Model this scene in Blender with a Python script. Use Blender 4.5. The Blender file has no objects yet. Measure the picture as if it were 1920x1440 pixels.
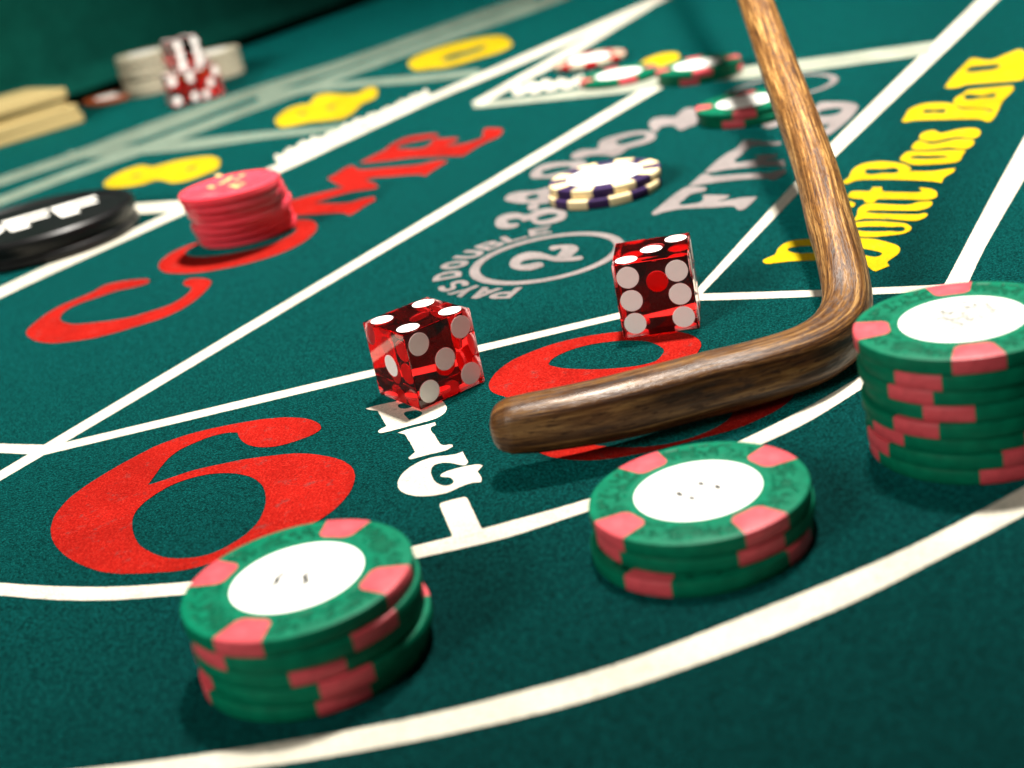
import bpy, bmesh, math, random
from mathutils import Vector, Matrix
from mathutils.geometry import tessellate_polygon
random.seed(7)
PI = math.pi
MM = 0.001
sc = bpy.context.scene

# ------------------------------------------------------------------ camera
F_PX, PITCH, ROLL, CAM_H = 2643.06, 0.3680496, -0.2035347, 121.424
FW = Vector((0, math.cos(PITCH), -math.sin(PITCH)))
_r = Vector((1, 0, 0)); _u = _r.cross(FW)
RT = math.cos(ROLL) * _r + math.sin(ROLL) * _u
UP = -math.sin(ROLL) * _r + math.cos(ROLL) * _u
cam_data = bpy.data.cameras.new('camera')
cam = bpy.data.objects.new('camera', cam_data)
sc.collection.objects.link(cam)
rot = Matrix((RT, UP, -FW)).transposed()
cam.matrix_world = Matrix.Translation(Vector((0, 0, CAM_H * MM))) @ rot.to_4x4()
cam_data.sensor_fit = 'HORIZONTAL'
cam_data.sensor_width = 36.0
cam_data.lens = F_PX / 1920 * 36
cam_data.clip_start = 0.01
cam_data.clip_end = 50
cam_data.dof.use_dof = True
cam_data.dof.focus_distance = 0.327
cam_data.dof.aperture_fstop = 13.5
sc.camera = cam

# ------------------------------------------------------------------ world and lamps
w = bpy.data.worlds.new('World'); sc.world = w; w.use_nodes = True
bg = w.node_tree.nodes['Background']
bg.inputs[0].default_value = (1.0, 0.93, 0.82, 1); bg.inputs[1].default_value = 0.03

def area(name, loc, target, size, power, col):
    d = bpy.data.lights.new(name, 'AREA'); d.shape = 'DISK'; d.size = size
    d.energy = power; d.color = col
    o = bpy.data.objects.new(name, d); sc.collection.objects.link(o)
    o.location = loc
    o.rotation_euler = (Vector(target) - Vector(loc)).to_track_quat('-Z', 'Y').to_euler()
    return o
def spot(name, loc, target, cone, radius, power, col):
    d = bpy.data.lights.new(name, 'SPOT'); d.spot_size = math.radians(cone); d.spot_blend = 1.0
    d.shadow_soft_size = radius; d.energy = power; d.color = col
    o = bpy.data.objects.new(name, d); sc.collection.objects.link(o)
    o.location = loc
    o.rotation_euler = (Vector(target) - Vector(loc)).to_track_quat('-Z', 'Y').to_euler()
    return o
spot('table_lamp', (0.16, 0.58, 0.95), (0.04, 0.58, 0), 78, 0.045, 165.0, (1.0, 0.95, 0.87))
area('soft_fill_light', (-0.62, -0.22, 0.52), (0.0, 0.33, 0), 0.40, 6.6, (1.0, 0.93, 0.84))  # unseen soft fill added at front left to brighten the dice fronts

sc.render.engine = 'CYCLES'
sc.view_settings.view_transform = 'Standard'
sc.view_settings.look = 'None'
sc.view_settings.exposure = 0.0
sc.view_settings.gamma = 1.0
sc.cycles.use_denoising = True
sc.cycles.max_bounces = 14
sc.cycles.transmission_bounces = 14
sc.cycles.glossy_bounces = 6
sc.cycles.sample_clamp_indirect = 6.0

# ------------------------------------------------------------------ helpers
def U(x, y, z=0.0):
    """photo pixel -> point (mm) on the horizontal plane at height z (mm)"""
    d = ((x - 960) / F_PX) * RT - ((y - 720) / F_PX) * UP + FW
    t = (z - CAM_H) / d.z
    return Vector((0, 0, CAM_H)) + t * d

COL = sc.collection
def link(name, mesh, mat=None, parent=None):
    o = bpy.data.objects.new(name, mesh); COL.objects.link(o)
    if mat is not None and len(mesh.materials) == 0: mesh.materials.append(mat)
    if parent is not None: o.parent = parent
    return o
def empty(name, loc=(0, 0, 0), rz=0.0, tilt=None):
    o = bpy.data.objects.new(name, None); COL.objects.link(o)
    o.empty_display_size = 0.005
    o.location = loc; o.rotation_euler = (tilt[0] if tilt else 0, tilt[1] if tilt else 0, rz)
    return o
def tag(o, label=None, cat=None, group=None, kind=None):
    if label: o['label'] = label
    if cat: o['category'] = cat
    if group: o['group'] = group
    if kind: o['kind'] = kind
    return o
def mesh_from(name, verts, faces, smooth=None):
    m = bpy.data.meshes.new(name); m.from_pydata([tuple(v) for v in verts], [], faces); m.update()
    if smooth is not None:
        for p in m.polygons: p.use_smooth = True
        m.set_sharp_from_angle(angle=math.radians(smooth))
    return m
def lathe(name, prof, segs=72, a0=0.0, a1=2 * PI, smooth=32):
    """prof: (r,z) in mm from bottom axis to top axis; a full turn or a closed wedge"""
    full = abs(a1 - a0 - 2 * PI) < 1e-6
    n = segs if full else segs + 1
    verts, faces, rings = [], [], []
    for (r, z) in prof:
        if r < 1e-6:
            verts.append((0, 0, z * MM)); rings.append([len(verts) - 1] * n)
        else:
            k = len(verts)
            for i in range(n):
                a = a0 + (a1 - a0) * i / segs
                verts.append((r * MM * math.cos(a), r * MM * math.sin(a), z * MM))
            rings.append(list(range(k, k + n)))
    for A, B in zip(rings[:-1], rings[1:]):
        for i in range(segs):
            j = (i + 1) % n
            f = [A[i], A[j], B[j], B[i]]
            g = []
            for v in f:
                if v not in g: g.append(v)
            if len(g) > 2: faces.append(g)
    if not full:
        for i in (0, n - 1):
            g = []
            for R in rings:
                if R[i] not in g: g.append(R[i])
            faces.append(g if i else g[::-1])
    return mesh_from(name, verts, faces, smooth)

# ---- smooth closed outline from traced points; a point (x,y,1) is a sharp corner
def outline(pts, step=6):
    n = len(pts); out = []
    P = [Vector((p[0], p[1])) for p in pts]; C = [len(p) > 2 for p in pts]
    for i in range(n):
        p0, p1, p2, p3 = P[i - 1], P[i], P[(i + 1) % n], P[(i + 2) % n]
        if C[i]: p0 = p1 - (p2 - p1) * 0.6
        if C[(i + 1) % n]: p3 = p2 + (p2 - p1) * 0.6
        # centripetal tangents
        d1 = max((p2 - p1).length, 1e-6)
        m1 = (p2 - p0) * (d1 / max((p2 - p0).length, 1e-6)) * 0.9
        m2 = (p3 - p1) * (d1 / max((p3 - p1).length, 1e-6)) * 0.9
        if C[i]: m1 = (p2 - p1)
        if C[(i + 1) % n]: m2 = (p2 - p1)
        for k in range(step):
            t = k / step; t2 = t * t; t3 = t2 * t
            out.append((2*t3 - 3*t2 + 1) * p1 + (t3 - 2*t2 + t) * m1 + (-2*t3 + 3*t2) * p2 + (t3 - t2) * m2)
    return out
def resample(loop, step):
    out = []
    n = len(loop)
    for i in range(n):
        a, b = loop[i], loop[(i + 1) % n]
        k = max(1, int((b - a).length / step))
        for j in range(k): out.append(a + (b - a) * (j / k))
    return out
def fill(name, loops, z, jitter=0.0, step=0.7):
    """loops: outer and holes, in table mm; returns a flat printed mesh at height z (mm)"""
    L = []
    for lp in loops:
        q = resample(lp, step) if jitter else lp
        if jitter:
            q = [p + Vector((random.gauss(0, jitter), random.gauss(0, jitter))) for p in q]
        L.append([Vector((p.x, p.y, 0)) for p in q])
    tris = tessellate_polygon(L)
    verts = [(v.x * MM, v.y * MM, z * MM) for lp in L for v in lp]
    faces = []
    for t in tris:
        a, b, c = (Vector(verts[i]) for i in t)
        if (b - a).cross(c - a).z < 0: t = (t[0], t[2], t[1])
        faces.append(t)
    m = bpy.data.meshes.new(name); m.from_pydata(verts, [], faces); m.update()
    return m

# ------------------------------------------------------------------ materials
class NT:
    def __init__(s, name):
        s.m = bpy.data.materials.new(name); s.m.use_nodes = True
        s.t = s.m.node_tree; s.n = s.t.nodes; s.b = s.n['Principled BSDF']
    def add(s, typ, **kw):
        nd = s.n.new(typ)
        for k, v in kw.items():
            if k in nd.inputs.keys(): nd.inputs[k].default_value = v
            else: setattr(nd, k, v)
        return nd
    def l(s, a, b): s.t.links.new(a, b)
    def ramp(s, src, stops):
        r = s.n.new('ShaderNodeValToRGB'); e = r.color_ramp.elements
        while len(e) < len(stops): e.new(0.5)
        for i, (p, c) in enumerate(stops):
            e[i].position = p; e[i].color = (*c, 1)
        s.l(src, r.inputs[0]); return r.outputs[0]
def obj_coord(nt):
    return nt.add('ShaderNodeTexCoord').outputs['Object']

def felt_mat(name, col, fleck, contrast=0.55, sheen=0.25, tint=None):
    nt = NT(name); b = nt.b
    geo = nt.add('ShaderNodeNewGeometry')
    pos = geo.outputs['Position']
    # knitted cloth: rows of loops, broken up by fuzz
    mp = nt.add('ShaderNodeMapping'); mp.inputs['Rotation'].default_value = (0, 0, 0.62)
    mp.inputs['Scale'].default_value = (1.0, 1.7, 1.0); nt.l(pos, mp.inputs[0])
    vo = nt.add('ShaderNodeTexVoronoi', Scale=1800.0, Randomness=0.75); nt.l(mp.outputs[0], vo.inputs['Vector'])
    n1 = nt.add('ShaderNodeTexNoise', Scale=2800.0, Detail=3.0, Roughness=0.7); nt.l(pos, n1.inputs['Vector'])
    n2 = nt.add('ShaderNodeTexNoise', Scale=60.0, Detail=4.0, Roughness=0.6); nt.l(pos, n2.inputs['Vector'])
    n3 = nt.add('ShaderNodeTexNoise', Scale=900.0, Detail=2.0, Roughness=0.6); nt.l(pos, n3.inputs['Vector'])
    def mth(op, a, c):
        m = nt.add('ShaderNodeMath', operation=op)
        for i, v in enumerate((a, c)):
            if hasattr(v, 'links'): nt.l(v, m.inputs[i])
            else: m.inputs[i].default_value = v
        return m.outputs[0]
    inv = mth('SUBTRACT', 1.0, vo.outputs['Distance'])
    h = mth('ADD', mth('MULTIPLY', inv, 0.55), mth('ADD', mth('MULTIPLY', n1.outputs[0], 0.5), mth('MULTIPLY', n3.outputs[0], 0.22)))
    lo, hi = 0.5, 1.05
    c0 = tuple(x * (1 - contrast) for x in col)
    base = nt.ramp(h, [(lo - 0.0, c0), (0.76, col), (0.98, fleck)])
    # soft large-scale wear
    mp2 = nt.add('ShaderNodeMapping'); mp2.inputs['Rotation'].default_value = (0, 0, -1.0)
    mp2.inputs['Scale'].default_value = (1.0, 0.3, 1.0); nt.l(pos, mp2.inputs[0])
    n4 = nt.add('ShaderNodeTexNoise', Scale=28.0, Detail=5.0, Roughness=0.65); nt.l(mp2.outputs[0], n4.inputs['Vector'])
    wmix = mth('ADD', mth('MULTIPLY', n2.outputs[0], 0.5), mth('MULTIPLY', n4.outputs[0], 0.5))
    wr = nt.ramp(wmix, [(0.36, (0.76, 0.76, 0.76)), (0.64, (1.16, 1.16, 1.16))])
    mx = nt.add('ShaderNodeMix', data_type='RGBA', blend_type='MULTIPLY'); mx.inputs[0].default_value = 1
    nt.l(base, mx.inputs[6]); nt.l(wr, mx.inputs[7])
    if not tint:
        n5 = nt.add('ShaderNodeTexNoise', Scale=240.0, Detail=6.0, Roughness=0.75); nt.l(pos, n5.inputs['Vector'])
        rub = nt.ramp(n5.outputs[0], [(0.56, (0, 0, 0)), (0.72, (0.55, 0.55, 0.55))])
        mw = nt.add('ShaderNodeMix', data_type='RGBA'); nt.l(rub, mw.inputs[0])
        nt.l(mx.outputs[2], mw.inputs[6]); mw.inputs[7].default_value = (0.01, 0.045, 0.04, 1)
        nt.l(mw.outputs[2], b.inputs['Base Color'])
    else: nt.l(mx.outputs[2], b.inputs['Base Color'])
    bp = nt.add('ShaderNodeBump', Strength=0.55, Distance=0.0003); nt.l(h, bp.inputs['Height'])
    nt.l(bp.outputs[0], b.inputs['Normal'])
    b.inputs['Roughness'].default_value = 0.95
    b.inputs['Specular IOR Level'].default_value = 0.02
    b.inputs['Sheen Weight'].default_value = sheen
    if tint:
        sw = nt.ramp(h, [(0.5, (0.15,) * 3), (0.76, (0.5,) * 3), (0.98, (1.0,) * 3)])
        sm = nt.add('ShaderNodeMath', operation='MULTIPLY'); sm.inputs[1].default_value = sheen * 2
        nt.l(sw, sm.inputs[0]); nt.l(sm.outputs[0], b.inputs['Sheen Weight'])
    b.inputs['Sheen Roughness'].default_value = 0.38
    b.inputs['Sheen Tint'].default_value = (*(tint or [min(1, x * 4 + 0.1) for x in col]), 1)
    return nt.m
M = {}
M['felt'] = felt_mat('green_felt', (0.0004, 0.0098, 0.0092), (0.004, 0.052, 0.050), 0.7, 0.95, (0.020, 0.85, 0.81))
M['ink_white'] = felt_mat('white_ink_on_felt', (0.54, 0.51, 0.42), (0.72, 0.69, 0.60), 0.25, 0.1)
M['ink_red'] = felt_mat('red_ink_on_felt', (0.29, 0.0075, 0.0045), (0.48, 0.05, 0.03), 0.45, 0.1)
M['ink_yellow'] = felt_mat('yellow_ink_on_felt', (0.45, 0.31, 0.004), (0.66, 0.52, 0.03), 0.25, 0.1)
M['ink_grey'] = felt_mat('grey_ink_on_felt', (0.20, 0.175, 0.17), (0.36, 0.33, 0.32), 0.3, 0.05)
M['ink_cream'] = felt_mat('faded_white_ink_on_felt', (0.27, 0.29, 0.23), (0.44, 0.46, 0.38), 0.3, 0.05)
M['ink_pale'] = felt_mat('pale_green_ink_on_felt', (0.15, 0.20, 0.155), (0.28, 0.34, 0.28), 0.3, 0.05)
M['rail'] = felt_mat('dark_green_rail_cloth', (0.003, 0.075, 0.055), (0.02, 0.14, 0.11), 0.4)

def plastic(name, col, rough=0.4, spec=0.5, coat=0.0, var=0.12, scale=300.0, bump=0.0, sss=0.0):
    nt = NT(name); b = nt.b; oc = obj_coord(nt)
    n = nt.add('ShaderNodeTexNoise', Scale=scale, Detail=4.0, Roughness=0.65); nt.l(oc, n.inputs['Vector'])
    c = nt.ramp(n.outputs[0], [(0.3, tuple(x * (1 - var) for x in col)), (0.7, tuple(min(1, x * (1 + var)) for x in col))])
    nt.l(c, b.inputs['Base Color'])
    r = nt.ramp(n.outputs[0], [(0.3, (rough * 0.85,) * 3), (0.7, (min(1, rough * 1.2),) * 3)])
    nt.l(r, b.inputs['Roughness'])
    b.inputs['Specular IOR Level'].default_value = spec
    b.inputs['Coat Weight'].default_value = coat
    if sss:
        b.inputs['Subsurface Weight'].default_value = sss
        b.inputs['Subsurface Radius'].default_value = (1, 0.3, 0.25)
        b.inputs['Subsurface Scale'].default_value = 0.003
    if bump:
        bp = nt.add('ShaderNodeBump', Strength=bump, Distance=0.0004)
        nt.l(n.outputs[0], bp.inputs['Height']); nt.l(bp.outputs[0], b.inputs['Normal'])
    return nt.m

def chip_clay(name, col):
    """moulded clay: a ring of pressed-in motifs on the face, fine mottling"""
    nt = NT(name); b = nt.b; oc = obj_coord(nt)
    n = nt.add('ShaderNodeTexNoise', Scale=420.0, Detail=3.0); nt.l(oc, n.inputs['Vector'])
    v = nt.add('ShaderNodeTexNoise', Scale=430.0, Detail=1.5, Roughness=0.5, Distortion=1.2); nt.l(oc, v.inputs['Vector'])
    ln = nt.add('ShaderNodeVectorMath', operation='MULTIPLY'); ln.inputs[1].default_value = (1, 1, 0); nt.l(oc, ln.inputs[0])
    le = nt.add('ShaderNodeVectorMath', operation='LENGTH'); nt.l(ln.outputs[0], le.inputs[0])
    band = nt.n.new('ShaderNodeValToRGB'); e = band.color_ramp.elements
    e[0].position = 0.0; e[0].color = (0, 0, 0, 1); e[1].position = 1.0; e[1].color = (0, 0, 0, 1)
    mr = nt.add('ShaderNodeMapRange'); mr.inputs[1].default_value = 0.0115; mr.inputs[2].default_value = 0.0195
    nt.l(le.outputs['Value'], mr.inputs[0]); nt.l(mr.outputs[0], band.inputs[0])
    for p, c in ((0.14, 0), (0.26, 1), (0.74, 1), (0.84, 0)):
        x = e.new(p); x.color = (c, c, c, 1)
    mot = nt.ramp(v.outputs[0], [(0.50, (0, 0, 0)), (0.58, (1, 1, 1))])
    mu = nt.add('ShaderNodeMix', data_type='RGBA', blend_type='MULTIPLY'); mu.inputs[0].default_value = 1
    nt.l(band.outputs[0], mu.inputs[6]); nt.l(mot, mu.inputs[7])
    c = nt.ramp(n.outputs[0], [(0.3, tuple(x * 0.82 for x in col)), (0.7, tuple(x * 1.15 for x in col))])
    gr = nt.add('ShaderNodeMix', data_type='RGBA', blend_type='MULTIPLY'); nt.l(mu.outputs[2], gr.inputs[0])
    nt.l(c, gr.inputs[6]); gr.inputs[7].default_value = (0.55, 0.62, 0.6, 1); nt.l(gr.outputs[2], b.inputs['Base Color'])
    iv = nt.add('ShaderNodeInvert'); nt.l(mu.outputs[2], iv.inputs['Color'])
    bp = nt.add('ShaderNodeBump', Strength=1.0, Distance=0.0006); nt.l(iv.outputs[0], bp.inputs['Height'])
    nt.l(bp.outputs[0], b.inputs['Normal'])
    b.inputs['Roughness'].default_value = 0.5
    b.inputs['Specular IOR Level'].default_value = 0.10
    return nt.m
M['chip_green'] = chip_clay('green_chip_clay', (0.0, 0.122, 0.062))
M['chip_pink'] = plastic('pink_edge_spot', (0.50, 0.060, 0.075), 0.45, 0.3, var=0.18, scale=500, bump=0.25)
M['inlay'] = plastic('white_paper_inlay', (0.88, 0.87, 0.82), 0.35, 0.4, var=0.03)
M['inlay_print'] = plastic('grey_inlay_print', (0.03, 0.03, 0.028), 0.6, 0.2, var=0.2, scale=900)
M['chip_purple'] = chip_clay('purple_chip_clay', (0.035, 0.018, 0.07))
M['chip_cream'] = plastic('cream_edge_spot', (0.80, 0.64, 0.36), 0.42, 0.4, var=0.08)
M['pink_plastic'] = plastic('glossy_pink_plastic', (0.88, 0.062, 0.095), 0.24, 0.5, coat=0.35, var=0.06, scale=120, sss=0.3)
M['black_plastic'] = plastic('glossy_black_plastic', (0.004, 0.004, 0.0045), 0.34, 0.35, coat=0.0, var=0.1, scale=60)
M['white_enamel'] = plastic('white_enamel', (0.88, 0.86, 0.80), 0.35, 0.4, var=0.03)
M['ivory'] = plastic('ivory_plastic', (0.55, 0.42, 0.18), 0.4, 0.4, var=0.06)
M['chip_red'] = chip_clay('red_chip_clay', (0.36, 0.008, 0.01))
M['chip_copper'] = chip_clay('copper_brown_chip_clay', (0.32, 0.07, 0.022))
M['chip_ivory'] = chip_clay('cream_chip_clay', (0.5, 0.46, 0.34))
M['pip'] = plastic('white_pip', (0.93, 0.90, 0.87), 0.5, 0.3, var=0.02)
nt = NT('gold_foil'); nt.b.inputs['Base Color'].default_value = (0.95, 0.66, 0.25, 1)
nt.b.inputs['Metallic'].default_value = 0.3; nt.b.inputs['Roughness'].default_value = 0.3
_n = nt.add('ShaderNodeTexNoise', Scale=900.0); nt.l(obj_coord(nt), _n.inputs['Vector'])
_b = nt.add('ShaderNodeBump', Strength=0.4, Distance=0.0003); nt.l(_n.outputs[0], _b.inputs['Height']); nt.l(_b.outputs[0], nt.b.inputs['Normal'])
M['gold'] = nt.m
# red acrylic: clear surface, colour comes from absorption through the depth
nt = NT('red_acrylic'); out = nt.n['Material Output']; nt.n.remove(nt.b)
g = nt.add('ShaderNodeBsdfGlass'); g.inputs['IOR'].default_value = 1.49; g.inputs['Roughness'].default_value = 0.0
g.inputs['Color'].default_value = (1, 0.97, 0.97, 1)
va = nt.add('ShaderNodeVolumeAbsorption'); va.inputs['Color'].default_value = (0.985, 0.012, 0.03, 1); va.inputs['Density'].default_value = 175
_n = nt.add('ShaderNodeTexNoise', Scale=260.0, Detail=2.0); nt.l(obj_coord(nt), _n.inputs['Vector'])
_b = nt.add('ShaderNodeBump', Strength=0.03, Distance=0.0002); nt.l(_n.outputs[0], _b.inputs['Height']); nt.l(_b.outputs[0], g.inputs['Normal'])
nt.l(g.outputs[0], out.inputs['Surface']); nt.l(va.outputs[0], out.inputs['Volume'])
M['acrylic'] = nt.m

def wood_mat():
    nt = NT('varnished_rattan_wood'); b = nt.b
    uv = nt.add('ShaderNodeUVMap').outputs[0]
    s = nt.add('ShaderNodeSeparateXYZ'); nt.l(uv, s.inputs[0])
    def mth(op, a, c=0.0):
        m = nt.add('ShaderNodeMath', operation=op)
        for i, v in enumerate((a, c)):
            if hasattr(v, 'links'): nt.l(v, m.inputs[i])
            else: m.inputs[i].default_value = v
        return m.outputs[0]
    ang = mth('MULTIPLY', s.outputs[0], 2 * PI)
    cb = nt.add('ShaderNodeCombineXYZ')
    nt.l(mth('MULTIPLY', mth('COSINE', ang), 6.0), cb.inputs[0])
    nt.l(mth('MULTIPLY', mth('SINE', ang), 6.0), cb.inputs[1])
    nt.l(mth('MULTIPLY', s.outputs[1], 40.0), cb.inputs[2])      # v is in metres: grain runs along the stick
    g1 = nt.add('ShaderNodeTexNoise', Scale=1.05, Detail=6.0, Roughness=0.66, Distortion=0.25); nt.l(cb.outputs[0], g1.inputs['Vector'])
    c2 = nt.add('ShaderNodeVectorMath', operation='MULTIPLY'); c2.inputs[1].default_value = (1, 1, 3.2); nt.l(cb.outputs[0], c2.inputs[0])
    g2 = nt.add('ShaderNodeTexNoise', Scale=2.6, Detail=2.0, Roughness=0.5); nt.l(c2.outputs[0], g2.inputs['Vector'])
    base = nt.ramp(g1.outputs[0], [(0.30, (0.016, 0.006, 0.002)), (0.43, (0.070, 0.028, 0.008)), (0.53, (0.17, 0.080, 0.023)), (0.66, (0.40, 0.235, 0.085))])
    pore = nt.ramp(g2.outputs[0], [(0.36, (0.3, 0.22, 0.15)), (0.46, (1, 1, 1))])
    mx = nt.add('ShaderNodeMix', data_type='RGBA', blend_type='MULTIPLY'); mx.inputs[0].default_value = 0.85
    nt.l(base, mx.inputs[6]); nt.l(pore, mx.inputs[7]); nt.l(mx.outputs[2], b.inputs['Base Color'])
    sv = nt.ramp(mth('MULTIPLY', s.outputs[1], 4.0), [(0.30, (0.62, 0.56, 0.50)), (0.62, (1.45, 1.42, 1.30))])  # darker stained foot, with its shade put into the tint too; paler shaft
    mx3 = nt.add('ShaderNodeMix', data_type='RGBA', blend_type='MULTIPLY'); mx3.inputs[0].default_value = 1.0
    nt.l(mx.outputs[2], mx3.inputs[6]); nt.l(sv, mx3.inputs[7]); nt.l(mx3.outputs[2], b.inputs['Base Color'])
    hsum = mth('ADD', mth('MULTIPLY', g1.outputs[0], 0.6), mth('MULTIPLY', g2.outputs[0], 0.5))
    bp = nt.add('ShaderNodeBump', Strength=0.45, Distance=0.0005); nt.l(hsum, bp.inputs['Height']); nt.l(bp.outputs[0], b.inputs['Normal'])
    rr = nt.ramp(g2.outputs[0], [(0.3, (0.6,) * 3), (0.6, (0.3,) * 3)]); nt.l(rr, b.inputs['Roughness'])
    b.inputs['Specular IOR Level'].default_value = 0.35
    b.inputs['Coat Weight'].default_value = 0.08; b.inputs['Coat Roughness'].default_value = 0.25
    return nt.m
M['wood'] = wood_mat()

# ------------------------------------------------------------------ table felt
TDIR = math.radians(57.5)                       # the table's long direction
v = [(-1.4, -0.35, 0), (1.6, -0.35, 0), (1.6, 3.2, 0), (-1.4, 3.2, 0)]
v2 = [(x, y, -0.02) for x, y, z in v]
felt = link('table_felt', mesh_from('table_felt', v + v2, [(0, 1, 2, 3), (7, 6, 5, 4), (0, 4, 5, 1), (1, 5, 6, 2), (2, 6, 7, 3), (3, 7, 4, 0)]), M['felt'])
tag(felt, 'dark green craps table felt with printed layout', kind='structure')

PRINT_N = [0]
def printed(name, loops_px, mat, label=None, box=(0, 0, 1), smooth=True, jitter=0.03, step=6):
    """loops traced in a crop (ox,oy,scale) of the photo and laid on the felt plane"""
    ox, oy, s = box; L = []
    for lp in loops_px:
        q = outline(lp, step) if smooth else [Vector((p[0], p[1])) for p in lp]
        if not smooth:
            q = resample(q, 12 * s)
        L.append([U(p.x / s + ox, p.y / s + oy).to_2d() for p in q])
    return print_mm(name, L, mat, label, jitter)
def inset(lp, d):
    # shift a closed loop towards its left side (inside, when counter-clockwise)
    n = len(lp); out = []
    for i in range(n):
        t = lp[(i + 1) % n] - lp[i - 1]
        if t.length < 1e-9: out.append(lp[i]); continue
        t.normalize(); out.append(lp[i] + Vector((-t.y, t.x)) * d)
    return out
def loop_area(lp): return sum(a.x * b.y - b.x * a.y for a, b in zip(lp, lp[1:] + lp[:1])) / 2
INSET = {'ink_yellow': 0.30, 'ink_grey': 0.22, 'ink_white': 0.06, 'ink_red': 0.05, 'ink_pale': 1.9}
def print_mm(name, L, mat, label=None, jitter=0.03, shrink=None):
    d = INSET.get(mat, 0) if shrink is None else shrink
    L = [inset(lp, d if (loop_area(lp) > 0) == (k == 0) else -d) for k, lp in enumerate(L)]
    PRINT_N[0] += 1
    m = fill(name, L, 0.05 + 0.0035 * PRINT_N[0], jitter)
    o = link(name, m, M[mat], felt)
    if label: o['label'] = label
    return o
def band(name, upper, lower, mat='ink_white', label=None):
    """a printed line given by its two edges in photo pixels"""
    def sm(e):
        out = []
        n = len(e); P = [Vector(p) for p in e]
        for i in range(n - 1):
            p1, p2 = P[i], P[i + 1]
            m1 = (P[i + 1] - P[i - 1]) / 2 if i > 0 else p2 - p1
            m2 = (P[i + 2] - P[i]) / 2 if i + 2 < n else p2 - p1
            d = (p2 - p1).length
            m1 = m1.normalized() * d; m2 = m2.normalized() * d
            k = max(2, int(d / 10))
            for j in range(k):
                t = j / k; t2 = t * t; t3 = t2 * t
                out.append((2*t3-3*t2+1)*p1 + (t3-2*t2+t)*m1 + (-2*t3+3*t2)*p2 + (t3-t2)*m2)
        out.append(P[-1]); return out
    lp = sm(upper) + sm(lower)[::-1]
    return print_mm(name, [[U(p.x, p.y).to_2d() for p in lp]], mat, label, 0.03)

# ---- white lines
band('printed_line', [(-60, 919), (82.5, 834), (640, 503), (1235, 149)], [(-60, 937), (2, 901), (206, 780), (640, 520), (1251, 159)], label='white line between the come and field areas')
band('printed_line', [(84, 839), (131, 827.5), (640, 706.7), (897, 648), (1160, 586.7), (1308, 551)], [(76, 855), (240, 815.6), (640, 720), (897, 660.5), (1160, 598), (1308, 563)])
band('printed_line', [(1302, 551.5), (1380, 549), (1543, 543.7), (1700, 537), (1790, 533)], [(1302, 564), (1380, 562), (1543, 556), (1700, 550), (1790, 546)])
band('printed_line', [(1304, 545), (1480, 353), (1557, 270), (1710, 120), (1833, 0), (1894, -60)], [(1312, 556), (1487, 373), (1563, 297), (1747, 120), (1871, 0), (1933, -60)])
band('printed_line', [(1767, 540), (1867, 352), (1920, 258), (2010, 98)], [(1812, 540), (1848, 464), (1920, 338), (2040, 130)])
band('printed_line', [(-80, 1085), (0, 1093), (107.6, 1099.6), (215, 1100.4), (357, 1091), (500, 1075), (640, 1052), (769, 1025.6), (846.7, 1006.7), (960, 976.7), (1100, 936.7), (1250, 885), (1389, 826), (1520, 760), (1617, 702), (1720, 625), (1760, 575), (1768, 540)],
     [(-80, 1108), (0, 1117), (107.6, 1125.4), (215, 1125.4), (344.5, 1115.5), (500, 1100), (640, 1078), (771, 1050), (880, 1025.6), (960, 1005.6), (1100, 960), (1260, 908), (1430, 833), (1520, 789), (1620, 727), (1740, 650), (1795, 590), (1814, 540)], label='white inner arc of the pass line')
band('printed_line', [(-40, 1462), (200, 1438), (450, 1404), (700, 1361), (900, 1317), (1165.6, 1242.6), (1431, 1141.7), (1697, 1030), (1920, 913), (2020, 850)],
     [(-40, 1492), (300, 1462), (600, 1422), (850, 1375), (1080.6, 1319.7), (1325, 1240), (1590.6, 1133.7), (1803, 1027.5), (1920, 966), (2020, 905)], label='wide white outer arc of the pass line')
band('printed_line', [(-80, 828), (0, 832), (90, 834.5)], [(-80, 845), (0, 849.5), (80, 853.5)])
band('printed_line', [(-60, 567), (0, 539), (100, 493), (250, 430), (340, 388), (520, 308), (655, 247), (805, 180), (942, 120), (1130, 38), (1235, -8)],
     [(-60, 587), (0, 559), (100, 512), (253, 443), (343, 402), (530, 321), (655, 262.5), (805, 192.5), (960, 127.5), (1150, 45), (1260, -5)])
band('printed_line', [(180, 386), (238, 383), (345, 376.5)], [(180, 405), (243, 402), (345, 395)])
band('printed_line', [(-60, 352), (0, 330), (140, 283), (280, 230), (475, 163), (640, 112), (900, 20), (1000, -15)], [(-60, 372), (0, 350), (150, 300), (300, 250), (475, 184), (640, 130), (900, 38), (1010, 0)], 'ink_pale')
band('printed_line', [(-60, 388), (0, 367), (150, 310), (300, 256), (480, 190), (640, 133), (760, 90), (960, 18), (1060, -20)], [(-60, 408), (0, 387), (150, 330), (300, 278), (480, 209), (640, 150), (800, 92), (980, 30), (1075, -5)], 'ink_pale')
band('printed_line', [(120, 284), (340, 262), (480, 247), (600, 237), (700, 226)], [(130, 300), (340, 284), (480, 264), (600, 250), (700, 238)], 'ink_pale')
band('printed_line', [(470, 172), (642, 153), (780, 140), (905, 128)], [(480, 190), (642, 167), (780, 156), (905, 142)], 'ink_pale')
band('printed_line', [(885, 192), (1000, 181), (1200, 149), (1422, 122), (1520, 110), (1700, 85), (1752, 78)], [(889, 203), (1190, 172), (1250, 162), (1422, 146), (1510, 134), (1700, 108), (1740, 103)], 'ink_cream')
band('printed_line', [(884, 193), (960, 150), (1017, 118), (1110, 62), (1200, 10)], [(906, 196), (985, 152), (1048, 120), (1140, 64), (1225, 12)])

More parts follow.
